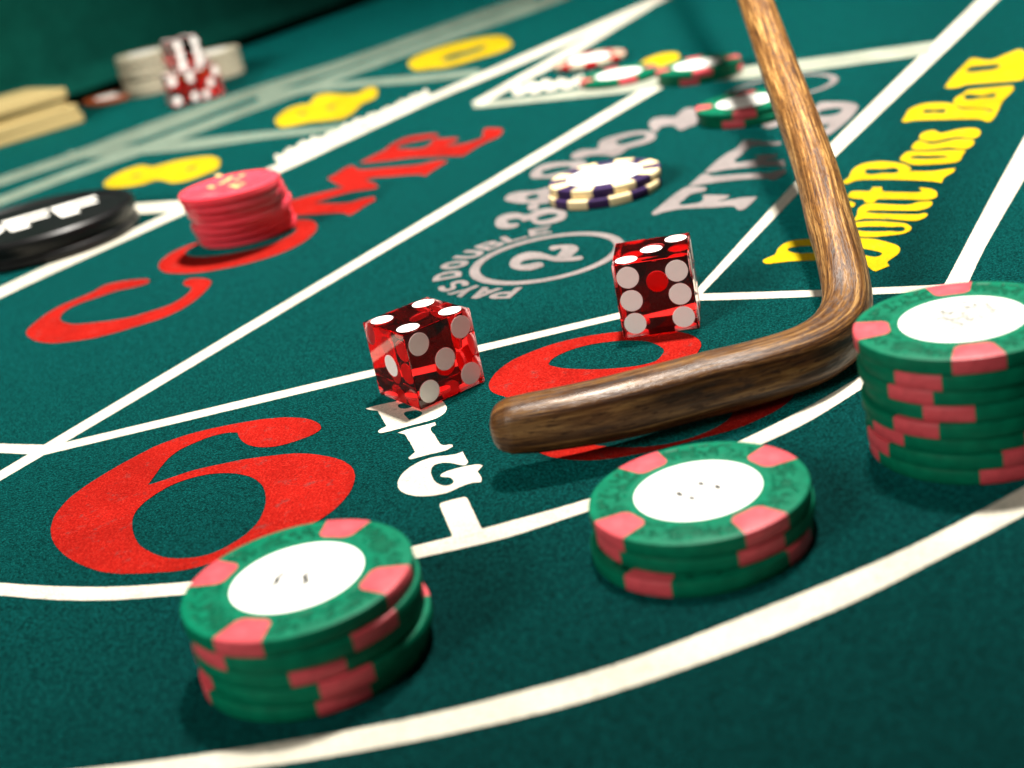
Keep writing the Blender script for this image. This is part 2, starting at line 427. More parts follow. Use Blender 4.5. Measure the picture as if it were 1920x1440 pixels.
# ---- COME
B1 = (0, 480, 4.5714); B2 = (280, 230, 2.8235); B3 = (60, 760, 3); B4 = (680, 740, 4.5); B5 = (800, 420, 4.923)
B6 = (920, 180, 4.8); B7 = (1200, 120, 4.3636); B8 = (1420, 280, 6); BD1 = (1660, 120, 6.546); BD2 = (900, 600, 3.0968)
Z3 = (1280, 100, 3); ZA = (480, 120, 4); Z0 = (0, 100, 3)
printed('printed_letter', [[(1280,205),(1240,200),(1100,212),(950,238),(880,262),(800,310),(650,375),(500,440),(370,520),(270,600),(225,650),(240,690),(310,730),(430,748),(600,735),(800,705),(1000,655),(1200,595),(1400,530),(1560,455),(1680,375),(1760,300),(1812,230),(1790,205),(1700,192),(1620,200),(1570,235),(1600,262),(1640,270),(1625,310),(1560,365),(1450,425),(1300,475),(1150,520),(1000,550),(800,575),(650,588),(560,575),(520,550),(530,500),(590,450),(700,400),(850,350),(1000,300),(1150,268),(1250,240),(1280,220)]], 'ink_red', 'red letter C of COME', B1)
printed('printed_letter', [[(50,765),(75,790),(130,798),(240,797),(400,772),(560,735),(700,690),(820,630),(880,575),(888,545),(865,522),(800,515),(600,550),(400,600),(240,640),(120,690),(60,735)],
    [(190,695),(260,712),(400,700),(550,670),(680,630),(760,590),(780,560),(700,545),(500,580),(300,630),(215,665)]], 'ink_red', 'red letter O of COME', B2)
printed('printed_letter', [[(690,432,1),(860,385),(1000,352),(1035,345,1),(990,325),(942,297,1),(985,275),(1040,240),(1075,230),(1110,250),(1250,240),(1440,222),(1530,200),(1582,205,1),(1540,230),(1500,255),(1460,284,1),(1430,275),(1280,285),(1150,302),(1195,325),(1212,340,1),(1190,350),(1080,365),(980,390),(870,427,1),(960,430),(1060,425),(1130,405),(1192,393,1),(1195,410),(1150,435),(1100,470),(1060,492,1),(1020,478),(880,485),(720,492),(690,490,1)]], 'ink_red', 'red letter M of COME', B2)
printed('printed_letter', [[(775,745,1),(860,700),(960,650),(1010,610),(1090,568),(1170,545),(1350,525),(1365,540),(1300,560),(1200,580),(1110,600),(1060,625),(1130,640),(1250,632),(1310,600),(1330,562,1),(1400,562),(1520,555,1),(1490,585),(1430,610),(1560,600),(1650,575),(1700,550),(1705,500),(1730,485),(1840,488),(1850,505),(1820,545),(1740,580),(1660,620),(1600,660),(1550,692,1),(1500,690),(1350,695),(1150,705),(1000,725),(850,740)]], 'ink_red', 'red letter E of COME', ZA)
# ---- BIG 6 / 8
printed('printed_number', [[(1628,125),(1600,95),(1530,75),(1430,70),(1300,80),(1150,105),(1000,135),(850,175),(700,230),(600,280),(480,345),(380,405),(280,470),(190,545),(125,630),(105,710),(125,780),(190,850),(290,905),(400,940),(520,950),(680,945),(850,930),(1000,895),(1200,840),(1400,760),(1580,670),(1700,590),(1790,490),(1818,410),(1800,350),(1740,310),(1640,285),(1500,272),(1350,285),(1200,305),(1050,335),(900,370),(780,410),(655,450,1),(700,385),(760,310),(820,260),(900,220),(1000,180),(1090,158),(1155,155,1),(1170,190),(1210,222),(1280,238),(1360,235),(1450,215),(1550,180),(1610,150)],
    [(565,690),(575,620),(620,560),(700,500),(800,445),(920,405),(1040,385),(1150,387),(1240,410),(1295,455),(1315,520),(1305,590),(1270,660),(1200,730),(1100,795),(1000,840),(880,862),(760,860),(670,830),(600,780)]], 'ink_red', 'big red number 6', B3)
printed('printed_number', [[(50,380),(90,310),(200,230),(400,150),(600,100),(830,68),(1050,60),(1200,80),(1270,115),(1285,150),(1250,210),(1190,255),(1450,290),(1700,350),(1830,410),(1800,470),(1700,540),(1500,630),(1250,700),(1000,765),(700,815),(530,815),(400,795),(300,750),(240,690),(230,620),(260,540),(240,480),(150,450),(70,420)],
    [(400,255),(450,210),(560,165),(700,135),(850,122),(980,130),(1060,165),(1065,190),(1020,240),(900,270),(700,288),(520,285),(430,272)],
    [(560,660),(620,590),(800,500),(1100,420),(1400,400),(1480,450),(1450,570),(1300,660),(1100,720),(900,742),(720,735),(600,710)]], 'ink_red', 'big red number 8 under the stick', BD2)
printed('printed_letter', [[(25,122,1),(100,98),(280,60),(480,25),(600,20),(680,60),(712,115),(700,150),(650,190),(560,225),(420,262),(260,305),(150,328),(130,315),(150,295),(200,270,1),(160,200),(125,140,1),(60,132)],
    [(350,160),(400,142),(460,138),(500,155),(490,180),(440,205),(395,215,1),(370,190)], [(300,95),(350,72),(400,72),(430,85),(400,112),(330,120)]], 'ink_white', 'white letter B of BIG', B4)
printed('printed_letter', [[(295,325,1),(400,290),(560,250),(612,235,1),(622,258,1),(575,290),(610,345),(660,420),(690,430),(755,425),(762,443,1),(700,475),(560,510),(400,550),(385,537,1),(440,490,1),(400,410),(355,340,1)]], 'ink_white', 'white letter I of BIG', B4)
printed('printed_letter', [[(895,572,1),(870,530),(845,483,1),(790,505),(700,518),(600,530),(480,570),(380,630),(320,690),(295,750),(305,800),(360,840),(450,860),(580,858),(720,830),(820,785),(900,755),(1003,740,1),(1005,710),(972,650,1),(1018,603,1),(980,592),(880,605),(760,635),(690,660),(655,690),(680,700),(740,705),(768,740),(740,765),(690,772),(630,750),(590,700),(578,650),(600,605),(660,582),(740,580),(820,598),(865,600)]], 'ink_white', 'white letter G of BIG', B4)
printed('printed_line', [[(650,938),(672,915),(860,868),(885,882),(945,1005),(1000,1120),(1035,1165,1),(765,1225,1),(752,1185),(700,1060)]], 'ink_white', 'short white divider joined to the inner arc', B4)
# ---- field ring with 2
def ring(cx, cy, ro, ri, mat, label):
    L = [[Vector((cx + r * math.cos(2 * PI * i / 140), cy + r * math.sin(2 * PI * i / 140))) for i in range(140)] for r in (ro, ri)]
    return print_mm('printed_ring', L, mat, label, 0.04)
ring(18.1, 413.6, 24.2, 20.6, 'ink_grey', 'grey circle around the number 2')
ring(136.5, 592, 24.2, 20.6, 'ink_grey', 'grey circle beyond the stick')
printed('printed_number', [[(1080,370),(1085,390),(1040,410),(950,432),(850,430),(780,410),(760,380),(780,330),(850,285),(950,260),(1050,265),(1120,285),(1190,300),(1220,270),(1240,235),(1200,240),(1150,248),(1125,225),(1160,205),(1260,195),(1350,195),(1400,215),(1405,245),(1370,275),(1340,305,1),(1440,300),(1450,320),(1400,340),(1280,350),(1180,350),(1080,330),(980,330),(900,345),(870,370),(920,375),(1000,360),(1060,355)]], 'ink_grey', 'grey number 2 in the circle', B5)
GL = {'P': [[(0,0),(.28,0),(.28,.38),(.6,.38),(.85,.46),(1,.62),(1,.78),(.85,.94),(.6,1),(0,1)], [(.28,.58),(.28,.8),(.55,.8),(.7,.76),(.7,.62),(.55,.58)]],
 'A': [[(0,0),(.28,0),(.36,.2),(.64,.2),(.72,0),(1,0),(.65,1),(.35,1)], [(.42,.4),(.58,.4),(.5,.68)]],
 'Y': [[(.36,0),(.64,0),(.64,.42),(1,1),(.7,1),(.5,.64),(.3,1),(0,1),(.36,.42)]],
 'S': [[(0,.12),(.2,.02),(.5,-.02),(.8,.03),(.98,.18),(.98,.38),(.82,.52),(.5,.58),(.32,.64),(.3,.74),(.4,.8),(.6,.8),(.8,.72),(.93,.88),(.75,.98),(.5,1.02),(.22,.98),(.03,.84),(.03,.62),(.18,.5),(.5,.43),(.68,.37),(.7,.27),(.6,.2),(.4,.19),(.15,.3)]],
 'D': [[(0,0),(.5,0),(.8,.1),(1,.35),(1,.65),(.8,.9),(.5,1),(0,1)], [(.28,.21),(.28,.79),(.48,.79),(.65,.7),(.71,.5),(.65,.3),(.48,.21)]],
 'O': [[(.5 + .5 * math.cos(t * PI / 12), .5 + .52 * math.sin(t * PI / 12)) for t in range(24)], [(.5 + .22 * math.cos(t * PI / 8), .5 + .28 * math.sin(t * PI / 8)) for t in range(16)]],
 'U': [[(0,1),(0,.35),(.12,.1),(.35,-.02),(.65,-.02),(.88,.1),(1,.35),(1,1),(.72,1),(.72,.4),(.65,.25),(.5,.2),(.35,.25),(.28,.4),(.28,1)]],
 'B': [[(0,0),(.6,0),(.88,.06),(1,.22),(1,.36),(.84,.52),(.94,.64),(.94,.8),(.82,.95),(.55,1),(0,1)], [(.28,.6),(.28,.8),(.52,.8),(.66,.74),(.66,.66),(.52,.6)], [(.28,.2),(.28,.42),(.55,.42),(.7,.36),(.7,.26),(.55,.2)]],
 'L': [[(0,0),(.95,0),(.95,.22),(.28,.22),(.28,1),(0,1)]],
 'E': [[(0,0),(.95,0),(.95,.21),(.28,.21),(.28,.4),(.8,.4),(.8,.6),(.28,.6),(.28,.79),(.95,.79),(.95,1),(0,1)]]}
for ch, deg in zip('PAYSDOUBLE', (-119, -132.5, -147, -162, 175, 156, 138, 121, 104.5, 88)):
    th = math.radians(deg); out = Vector((math.cos(th), math.sin(th))); tx = Vector((math.sin(th), -math.cos(th)))
    c0 = Vector((18.05, 413.6)) + out * 26.4
    print_mm('printed_letter', [[c0 + tx * ((x - .5) * 7.6) + out * (y * 8.8) for x, y in lp] for lp in GL[ch]], 'ink_grey', 'grey letter %s of PAYS DOUBLE' % ch, 0.03, -0.05)
NUMS = {'3': [[(35,1150),(60,1100),(140,1065),(240,1055),(330,1070),(400,1035),(520,1012),(640,1020),(690,1060),(670,1110),(580,1145),(460,1165),(380,1150),(350,1122),(290,1135),(260,1112),(200,1112),(150,1130),(180,1150),(260,1155),(240,1180),(150,1200),(60,1190)], [(420,1112),(480,1075),(570,1062),(600,1080),(500,1118)]],
 '4': [[(120,930),(160,890),(260,865),(400,855),(480,835),(530,830),(530,960),(440,980),(430,1020),(340,1030),(330,990),(360,975),(250,970),(140,950)], [(320,925),(370,893),(425,893),(415,925)]],
 '9': [[(350,720),(380,670),(470,620),(600,600),(720,595),(850,590),(880,640),(820,680),(640,720),(560,740),(450,745),(370,745)], [(460,700),(560,650),(690,635),(730,655),(600,695)]],
 '10': [[(720,560),(740,520),(830,485),(960,475),(970,420),(1050,380),(1200,340),(1350,318),(1470,330),(1490,380),(1400,430),(1250,470),(1180,520),(1100,550),(1040,540),(900,540),(800,570)], [(1130,420),(1250,368),(1370,350),(1395,375),(1290,415),(1180,440)]],
 '11': [[(1420,260),(1460,210),(1560,190),(1660,190),(1700,150),(1760,115),(1830,115),(1860,160),(1860,250),(1790,280),(1720,310),(1680,300),(1640,270),(1540,280),(1480,330)]]}
for k, lp in NUMS.items(): printed('printed_number', lp, 'ink_grey', 'grey field number %s' % k, B6)
FLD = {'F': [[(90,1225,1),(180,1150),(280,1070),(370,1015),(460,1005),(550,1015,1),(540,1040),(480,1055),(420,1070),(370,1110),(330,1150),(420,1150),(500,1130),(515,1090),(490,1075,1),(600,1075),(742,1078,1),(700,1110),(640,1125),(760,1110),(850,1095),(965,1090,1),(930,1130),(860,1190),(800,1200),(760,1170),(600,1180),(350,1190),(200,1215),(110,1242)]],
 'I': [[(390,1005,1),(450,950),(510,905),(560,903),(590,918),(800,905),(980,895),(1060,890),(1190,862,1),(1195,890),(1130,940),(1080,960),(1030,945),(900,945),(650,970),(480,995)]],
 'E': [[(520,893,1),(620,800),(720,730),(780,700),(850,630),(920,625),(1050,640),(1160,640,1),(1150,665),(1000,670),(920,680),(880,700),(830,750),(780,800),(880,798),(960,775),(930,750,1),(1060,745),(1130,745,1),(1100,775),(1030,790),(1180,790,1),(1190,840),(1100,840),(900,850),(700,870),(580,892)]],
 'L': [[(985,515,1),(1080,450),(1400,430),(1550,440),(1530,500),(1400,490),(1200,490),(1060,532)]],
 'D': [[(1380,470,1),(1450,330),(1580,313),(1720,318),(1788,345),(1770,395),(1690,480),(1610,545),(1540,592,1),(1490,560),(1540,500),(1460,480)], [(1450,410),(1540,372),(1650,375),(1610,412),(1500,428)]]}
for k, lp in FLD.items(): printed('printed_letter', lp, 'ink_grey', 'grey letter %s of FIELD' % k, B7)
# ---- Don't Pass Bar
printed('printed_letter', [[(50,1265),(80,1240),(150,1210),(190,1190),(220,1130),(290,1070),(400,1030),(550,1015),(800,1005),(1000,1000),(1160,1003),(1330,1015),(1480,1050),(1590,1090),(1620,1135),(1590,1190),(1520,1240),(1472,1280,1),(1500,1320,1),(1400,1360),(1330,1388,1),(1280,1370),(1220,1320),(1100,1290),(800,1265),(640,1265),(400,1270),(200,1290),(120,1300),(70,1290)],
    [(355,1135),(420,1110),(520,1100),(800,1095),(1100,1115),(1300,1150),(1390,1180),(1370,1205),(1320,1215),(1200,1195),(900,1175),(600,1170),(440,1170)]], 'ink_yellow', 'yellow letter D', B8)
YL = {'o': [[(1000,880),(1100,830),(1300,812),(1500,820),(1680,840),(1745,885),(1720,930),(1620,965),(1450,985),(1250,1000),(1100,985),(1020,940)], [(1100,905),(1200,882),(1350,880),(1500,886),(1650,905),(1500,924),(1300,930),(1170,922)]],
 'n': [[(1080,800,1),(1110,745),(1125,680),(1180,635),(1260,612),(1450,620),(1700,628),(1800,600),(1900,590),(1980,600),(1970,640),(1900,680),(1800,700),(1500,700),(1270,700),(1235,715),(1500,728),(1800,735),(1900,720),(1930,740),(1890,780),(1780,815),(1500,800),(1200,793),(1100,815)]],
 'apostrophe': [[(1010,600),(1060,590),(1110,615),(1100,650),(1060,660),(1020,640)]],
 't': [[(1010,540),(1040,490),(1080,475),(1260,475,1),(1290,430,1),(1410,430,1),(1420,480,1),(1700,488),(1840,480),(1810,445),(1900,440),(2020,475),(2030,540),(1920,580),(1700,575),(1360,572,1),(1310,610),(1210,610,1),(1180,570,1),(1080,565)]]}
for k, lp in YL.items(): printed('printed_letter', lp, 'ink_yellow', 'yellow %s of the word after the D' % k, B8)
printed('printed_letter', [[(890,730,1),(930,700),(950,660),(1010,625),(1120,610),(1250,625),(1290,650),(1280,665,1),(1400,665),(1480,655),(1540,648,1),(1530,670),(1480,700),(1460,735,1),(1400,725),(1250,718),(1100,715),(980,720),(920,740)], [(1030,670),(1120,656),(1210,662),(1130,676)]], 'ink_yellow', 'yellow letter P of Pass', Z3)
PS = {'a of Pass': [[(170,1185),(200,1130),(280,1080),(520,1080),(760,1065),(900,1060),(990,1070),(960,1130),(930,1190),(850,1220),(650,1240),(450,1250),(320,1245),(230,1210)], [(320,1152),(500,1138),(750,1143),(640,1164),(450,1170)]],
 'first s of Pass': [[(315,1045),(340,990),(420,945),(560,985),(700,965),(880,930),(1060,930),(1105,960),(1080,1010),(1000,1050),(900,1050),(780,1035),(700,1045),(560,1060),(400,1065)]],
 'second s of Pass': [[(410,920),(430,870),(500,835),(620,820),(660,848),(720,850),(860,815),(1000,795),(1130,800),(1180,840),(1160,890),(1070,925),(900,905),(760,925),(600,960),(480,950)]],
 'B of Bar': [[(190,715,1),(230,650),(280,570),(380,520),(500,490),(700,480),(850,500),(920,550),(1000,560),(1220,560),(1300,590),(1380,590),(1350,660),(1300,710),(1230,715),(1150,690),(900,690),(600,695),(330,705),(250,725)], [(470,590),(600,572),(740,585),(600,602)]],
 'a of Bar': [[(830,490),(850,430),(950,370),(1000,330),(1250,300),(1560,270,1),(1590,300),(1540,370),(1450,460),(1420,520),(1380,590),(1240,558),(1000,545),(900,530)], [(970,412),(1200,397),(1350,388),(1200,420)]],
 'r of Bar': [[(720,295,1),(780,210),(870,110),(950,30),(1060,-60),(1300,-40),(1500,-120),(1702,-160),(1760,60),(1700,190),(1600,215),(1300,240),(1000,262),(900,295),(780,305)], [(1000,80),(1250,20),(1400,30),(1200,90)]]}
for k, lp in PS.items(): printed('printed_letter', lp, 'ink_yellow', 'yellow letter %s' % k, BD1)
# ---- place numbers
printed('printed_number', [[(580,740),(640,690),(730,650),(800,632),(860,640),(900,630),(1000,605),(1130,585),(1200,583),(1240,605),(1225,650),(1150,685),(1050,720),(960,732),(930,722),(880,715),(800,740),(700,755),(610,757)], [(745,697),(770,687),(790,684),(770,694)], [(1050,656),(1080,645),(1105,641),(1080,653)]], 'ink_yellow', 'yellow number 8', Z0)
printed('printed_number', [[(140,430),(170,390),(240,340),(330,310),(400,300),(440,250),(520,225),(650,230),(760,225),(820,190),(870,175),(910,190),(910,240),(870,270),(800,300),(760,340),(700,390),(640,415),(520,430),(400,440),(250,470),(180,475)], [(320,384),(345,368),(375,364),(350,382)], [(540,340),(565,318),(590,314),(565,336)]], 'ink_yellow', 'yellow word in the number box', ZA)
printed('printed_number', [[(765,118),(777,132),(805,130),(842,126),(890,112),(960,86),(940,68),(860,80),(800,98)], [(830,112),(880,95),(910,88),(870,106)]], 'ink_yellow')
printed('printed_number', [[(1196,128),(1210,112),(1250,100),(1275,104),(1262,124),(1240,138),(1215,140)]], 'ink_yellow')
# small blurred white lettering standing on the far line and in the corner box
def tiny_word(p0, p1, h0, h1, n, lean):
    P0, P1 = Vector(p0), Vector(p1)
    for i in range(n):
        a = P0.lerp(P1, (i + 0.06) / n); b = P0.lerp(P1, (i + 0.86) / n)
        h = (h0 + (h1 - h0) * i / n) * random.uniform(0.75, 1.15)
        up = Vector(lean).normalized() * h
        mid = a.lerp(b, 0.5)
        printed('printed_letter', [[(a.x, a.y), (a.x + up.x, a.y + up.y), (mid.x + up.x * 0.62, mid.y + up.y * 0.62), (b.x + up.x, b.y + up.y), (b.x, b.y)]], 'ink_white', 'small blurred white letter on the far line', (0, 0, 1))
tiny_word((522, 306), (808, 178), 19, 11, 11, (-0.5, -0.86))
tiny_word((960, 178), (1110, 158), 22, 20, 5, (0.35, -0.93))

# far wall of the table, running along the table's length
def wall():
    d = Vector((math.cos(TDIR), math.sin(TDIR), 0)); nrm = Vector((-d.y, d.x, 0))
    base = Vector((-231 * MM, 1066 * MM, 0)) + nrm * 0.004
    prof = [(0.0, 0.0), (-0.001, 0.003), (-0.006, 0.006), (-0.009, 0.010), (-0.006, 0.015), (0.0, 0.019), (0.004, 0.026), (0.004, 0.16), (-0.012, 0.17), (-0.014, 0.19), (0.02, 0.20), (0.06, 0.20), (0.06, 0.0)]
    verts, faces = [], []
    for s in (-0.7, 1.9):
        for n, z in prof: verts.append(base + d * s + nrm * n + Vector((0, 0, z)))
    k = len(prof)
    for i in range(k):
        j = (i + 1) % k; faces.append((i, j, k + j, k + i))
    faces.append(tuple(range(k))[::-1]); faces.append(tuple(range(k, 2 * k)))
    m = mesh_from('table_wall', verts, faces, 50)
    bm = bmesh.new(); bm.from_mesh(m); bmesh.ops.recalc_face_normals(bm, faces=bm.faces); bm.to_mesh(m); bm.free()
    return tag(link('table_wall', m, M['rail']), 'dark green cloth-covered wall along the far side of the table', kind='structure')
wall()

# ------------------------------------------------------------------ dice
D = 19.05
def die_body_mesh():
    bm = bmesh.new(); bmesh.ops.create_cube(bm, size=D * MM)
    bmesh.ops.bevel(bm, geom=list(bm.edges), offset=0.28 * MM, segments=2, profile=0.5, affect='EDGES')
    bmesh.ops.translate(bm, verts=bm.verts, vec=(0, 0, D * MM / 2 + 0.00042))
    m = bpy.data.meshes.new('die_body'); bm.to_mesh(m); bm.free()
    m.materials.append(M['acrylic']); return m
DIE = die_body_mesh()
PIP = lathe('pip', [(0, -0.45), (2.72, -0.45), (2.78, -0.02), (2.72, 0.02), (0, 0.02)], 36, smooth=30)
PIP.materials.append(M['pip'])
LAY = {1: [(0, 0)], 2: [(-1, -1), (1, 1)], 3: [(-1, -1), (0, 0), (1, 1)], 4: [(-1, -1), (1, 1), (-1, 1), (1, -1)],
       5: [(-1, -1), (1, 1), (-1, 1), (1, -1), (0, 0)], 6: [(-1, -1), (-1, 0), (-1, 1), (1, -1), (1, 0), (1, 1)]}
def die(px, py, yaw, faces, label, z=0.0, group='red casino dice on the felt'):
    """px,py: bottom corner (mm) shared by the -x and -y faces; faces: value on each side"""
    ex = Vector((math.cos(yaw), math.sin(yaw), 0)); ey = Vector((-math.sin(yaw), math.cos(yaw), 0))
    c = Vector((px, py, z)) + (ex + ey) * (D / 2)
    root = tag(empty('die', c * MM, yaw), label, 'die', group)
    link('body', DIE, None, root)
    ax = {'+x': (Vector((1, 0, 0)), Vector((0, 1, 0)), Vector((0, 0, 1))), '-x': (Vector((-1, 0, 0)), Vector((0, -1, 0)), Vector((0, 0, 1))),
          '+y': (Vector((0, 1, 0)), Vector((-1, 0, 0)), Vector((0, 0, 1))), '-y': (Vector((0, -1, 0)), Vector((1, 0, 0)), Vector((0, 0, 1))),
          '+z': (Vector((0, 0, 1)), Vector((1, 0, 0)), Vector((0, 1, 0))), '-z': (Vector((0, 0, -1)), Vector((1, 0, 0)), Vector((0, -1, 0)))}
    for side, val in faces.items():
        n, a, b = ax[side]
        for i, j in LAY[val]:
            o = link('pip', PIP, None, root)
            p = Vector((0, 0, D / 2 + 0.42)) + n * (D / 2) + a * (6.0 * i) + b * (6.0 * j)
            R = Matrix((a, b, n)).transposed().to_4x4()
            o.matrix_local = Matrix.Translation(p * MM) @ R
die(-22.32, 309.01, 0.55557, {'+z': 4, '-y': 5, '-x': 1, '-z': 3, '+y': 2, '+x': 6}, 'clear red die showing four on top, beside the big red 6')
die(29.45, 328.93, -0.19997, {'+z': 3, '-y': 6, '-x': 2, '-z': 4, '+y': 1, '+x': 5}, 'clear red die showing three on top, at the big red 8')

# ------------------------------------------------------------------ stick
def stick():
    ctl = []   # (pixel x, pixel y, height mm of the centre, radius across, radius up)
    hz = [(953, 799, 10.2, 5.0, 5.2), (1000, 793, 10.0, 5.3, 5.6), (1100, 776, 9.7, 5.5, 5.9), (1200, 754, 9.2, 5.6, 6.2), (1320, 723, 8.5, 5.6, 6.4), (1420, 698, 8.0, 5.6, 6.4), (1500, 673, 7.4, 5.7, 6.3), (1548, 648, 7.0, 5.7, 6.2), (1580, 615, 7.2, 5.9, 6.2)]
    pts = [(U(x, y, z), ra, rb) for x, y, z, ra, rb in hz]
    a = U(1587, 565, 9.5); b = U(1459, 120, 42)
    arm_px = [(1588, 575), (1583, 525), (1571, 470), (1558, 425), (1534, 330), (1502, 235), (1459, 120)]
    for x, y in arm_px:
        # height from the straight rise of the arm at this row of the picture
        best = min((k / 400 for k in range(-20, 420)), key=lambda t: abs(row(a + (b - a) * t) - y))
        z = (a + (b - a) * best).z
        r = 5.5 if y > 450 else (5.7 if y > 180 else 5.5)
        pts.append((U(x, y, z), r, r))
    last = pts[-1][0]; dirv = (pts[-1][0] - pts[-3][0]).normalized()
    for k in (60, 160, 320, 520):
        pts.append((last + dirv * k, 5.5, 5.5))
    # dense spline
    P = [p[0] for p in pts]; dense = []
    n = len(P)
    for i in range(n - 1):
        p1, p2 = P[i], P[i + 1]; d = (p2 - p1).length
        m1 = ((P[i + 1] - P[i - 1]) if i else (p2 - p1)).normalized() * d
        m2 = ((P[i + 2] - P[i]) if i + 2 < n else (p2 - p1)).normalized() * d
        k = max(3, int(d / 2.2))
        for j in range(k):
            t = j / k; t2 = t * t; t3 = t2 * t
            q = (2*t3-3*t2+1)*p1 + (t3-2*t2+t)*m1 + (-2*t3+3*t2)*p2 + (t3-t2)*m2
            ra = pts[i][1] + (pts[i + 1][1] - pts[i][1]) * t; rb = pts[i][2] + (pts[i + 1][2] - pts[i][2]) * t
            dense.append((q, ra, rb))
    dense.append((P[-1], pts[-1][1], pts[-1][2]))
    # rounded nose in front of the first point
    d0 = (dense[0][0] - dense[1][0]).normalized()
    nose = []
    for s, f in ((4.6, 0.02), (4.5, 0.30), (4.1, 0.55), (3.4, 0.75), (2.4, 0.88), (1.2, 0.96)):
        nose.append((dense[0][0] + d0 * (s - 4.6 * 0.2), dense[0][1] * f, dense[0][2] * f))
    dense = nose + dense
    S = 36; verts, faces, uvs = [], [], []
    L = 0.0; prev = None
    for i, (q, ra, rb) in enumerate(dense):
        t = (dense[min(i + 1, len(dense) - 1)][0] - dense[max(i - 1, 0)][0]).normalized()
        side = t.cross(Vector((0, 0, 1))).normalized(); up = side.cross(t).normalized()
        if prev is not None: L += (q - prev).length
        prev = q
        for k in range(S):
            an = 2 * PI * k / S - PI / 2
            ca, sa = math.cos(an), math.sin(an)
            wob = 1 + 0.025 * math.sin(3 * an + L * 0.02) + 0.015 * math.sin(7 * an - L * 0.05) + 0.02 * math.sin(L * 0.06 + 1)
            se = 3.3 - 1.2 * min(1, max(0, (L - 75) / 45))
            ca2 = math.copysign(abs(ca) ** (2 / se), ca); sa2 = math.copysign(abs(sa) ** (2 / se), sa)
            verts.append((q + (side * ca2 * ra + up * sa2 * rb) * wob) * MM)
        uvs.append(L * MM)
    for i in range(len(dense) - 1):
        for k in range(S):
            j = (k + 1) % S
            faces.append((i * S + k, i * S + j, (i + 1) * S + j, (i + 1) * S + k))
    faces.append(tuple(range(S))[::-1]); faces.append(tuple(range((len(dense) - 1) * S, len(dense) * S)))
    base = U(1555, 640, 7).copy(); base.z = 0; base = base * MM
    m = mesh_from('dealer_stick', [v - base for v in verts], faces, 60)
    uv = m.uv_layers.new(name='UVMap')
    for p in m.polygons:
        ks = [m.loops[l].vertex_index for l in p.loop_indices]
        seam = any(k % S == S - 1 for k in ks) and any(k % S == 0 for k in ks)
        for l, vi in zip(p.loop_indices, ks):
            u = (vi % S) / S
            if seam and vi % S == 0: u = 1.0
            uv.data[l].uv = (u, uvs[vi // S])
    bm = bmesh.new(); bm.from_mesh(m); bmesh.ops.recalc_face_normals(bm, faces=bm.faces); bm.to_mesh(m); bm.free()
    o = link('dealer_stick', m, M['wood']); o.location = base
    return tag(o, 'bent brown wooden dealer stick lying hooked across the big red 8', 'stick')
def row(P):
    d = P - Vector((0, 0, CAM_H)); z = d.dot(FW); return 720 - F_PX * d.dot(UP) / z
stick()

# ------------------------------------------------------------------ chips
R, T, GAP = 19.5, 2.95, 3.06
def chip_body(name, rin=11.4):
    return lathe(name, [(0, 0.02), (19.1, 0.02), (19.38, 0.12), (R, 0.34), (R, T - 0.34), (19.38, T - 0.12), (19.1, T), (rin + 0.35, T), (rin, T - 0.1), (0, T - 0.1)], 80, smooth=30)
def spot_mesh(name, half, rin, o=0.04):
    """edge insert: wraps from the top face over the rim to the bottom face; inner corners rounded"""
    N = 12; verts, faces = [], []
    prof = lambda ri: [(ri, 0.02 - o), (19.1, 0.02 - o), (19.38 + o * 0.7, 0.12 - o * 0.7), (R + o, 0.34), (R + o, T - 0.34), (19.38 + o * 0.7, T - 0.12 + o * 0.7), (19.1, T + o), ((ri + 19.1) / 2, T + o), (ri, T + o), (ri, T - 0.3), (ri, 0.3)]
    for i in range(N + 1):
        t = -1 + 2 * i / N
        ri = rin + 1.3 * abs(t) ** 5
        a = half * t * (1.0)
        for r, z in prof(ri): verts.append((r * MM * math.cos(a), r * MM * math.sin(a), z * MM))
    K = len(prof(1))
    for i in range(N):
        for k in range(K):
            l = (k + 1) % K
            faces.append((i * K + k, i * K + l, (i + 1) * K + l, (i + 1) * K + k))
    faces.append(tuple(range(K))[::-1]); faces.append(tuple(range(N * K, (N + 1) * K)))
    m = mesh_from(name, verts, faces, 30)
    bm = bmesh.new(); bm.from_mesh(m); bmesh.ops.recalc_face_normals(bm, faces=bm.faces); bm.to_mesh(m); bm.free()
    return m
def disc(name, r, z0, z1, segs=64):
    return lathe(name, [(0, z0), (r, z0), (r, z1 - 0.03), (r - 0.1, z1), (0, z1)], segs, smooth=30)
MB = {'green': chip_body('green_chip_body'), 'purple': chip_body('purple_chip_body', 13.2), 'red': chip_body('red_chip_body'), 'ivory': chip_body('cream_chip_body'), 'copper': chip_body('copper_chip_body')}
for k in MB: MB[k].materials.append(M['chip_' + k])
SP = {'green': spot_mesh('pink_spot', math.radians(13.2), 13.0), 'purple': spot_mesh('cream_spot', math.radians(11.5), 13.4), 'red': spot_mesh('white_spot', math.radians(12), 13.0)}
SP['green'].materials.append(M['chip_pink']); SP['purple'].materials.append(M['chip_cream']); SP['red'].materials.append(M['chip_ivory'])
INL = disc('inlay', 11.3, T - 0.12, T - 0.02); INL.materials.append(M['inlay'])
INL_B = disc('wide_inlay', 13.1, T - 0.12, T - 0.02); INL_B.materials.append(M['inlay'])
NSPOT = {'green': 4, 'purple': 8, 'red': 8}
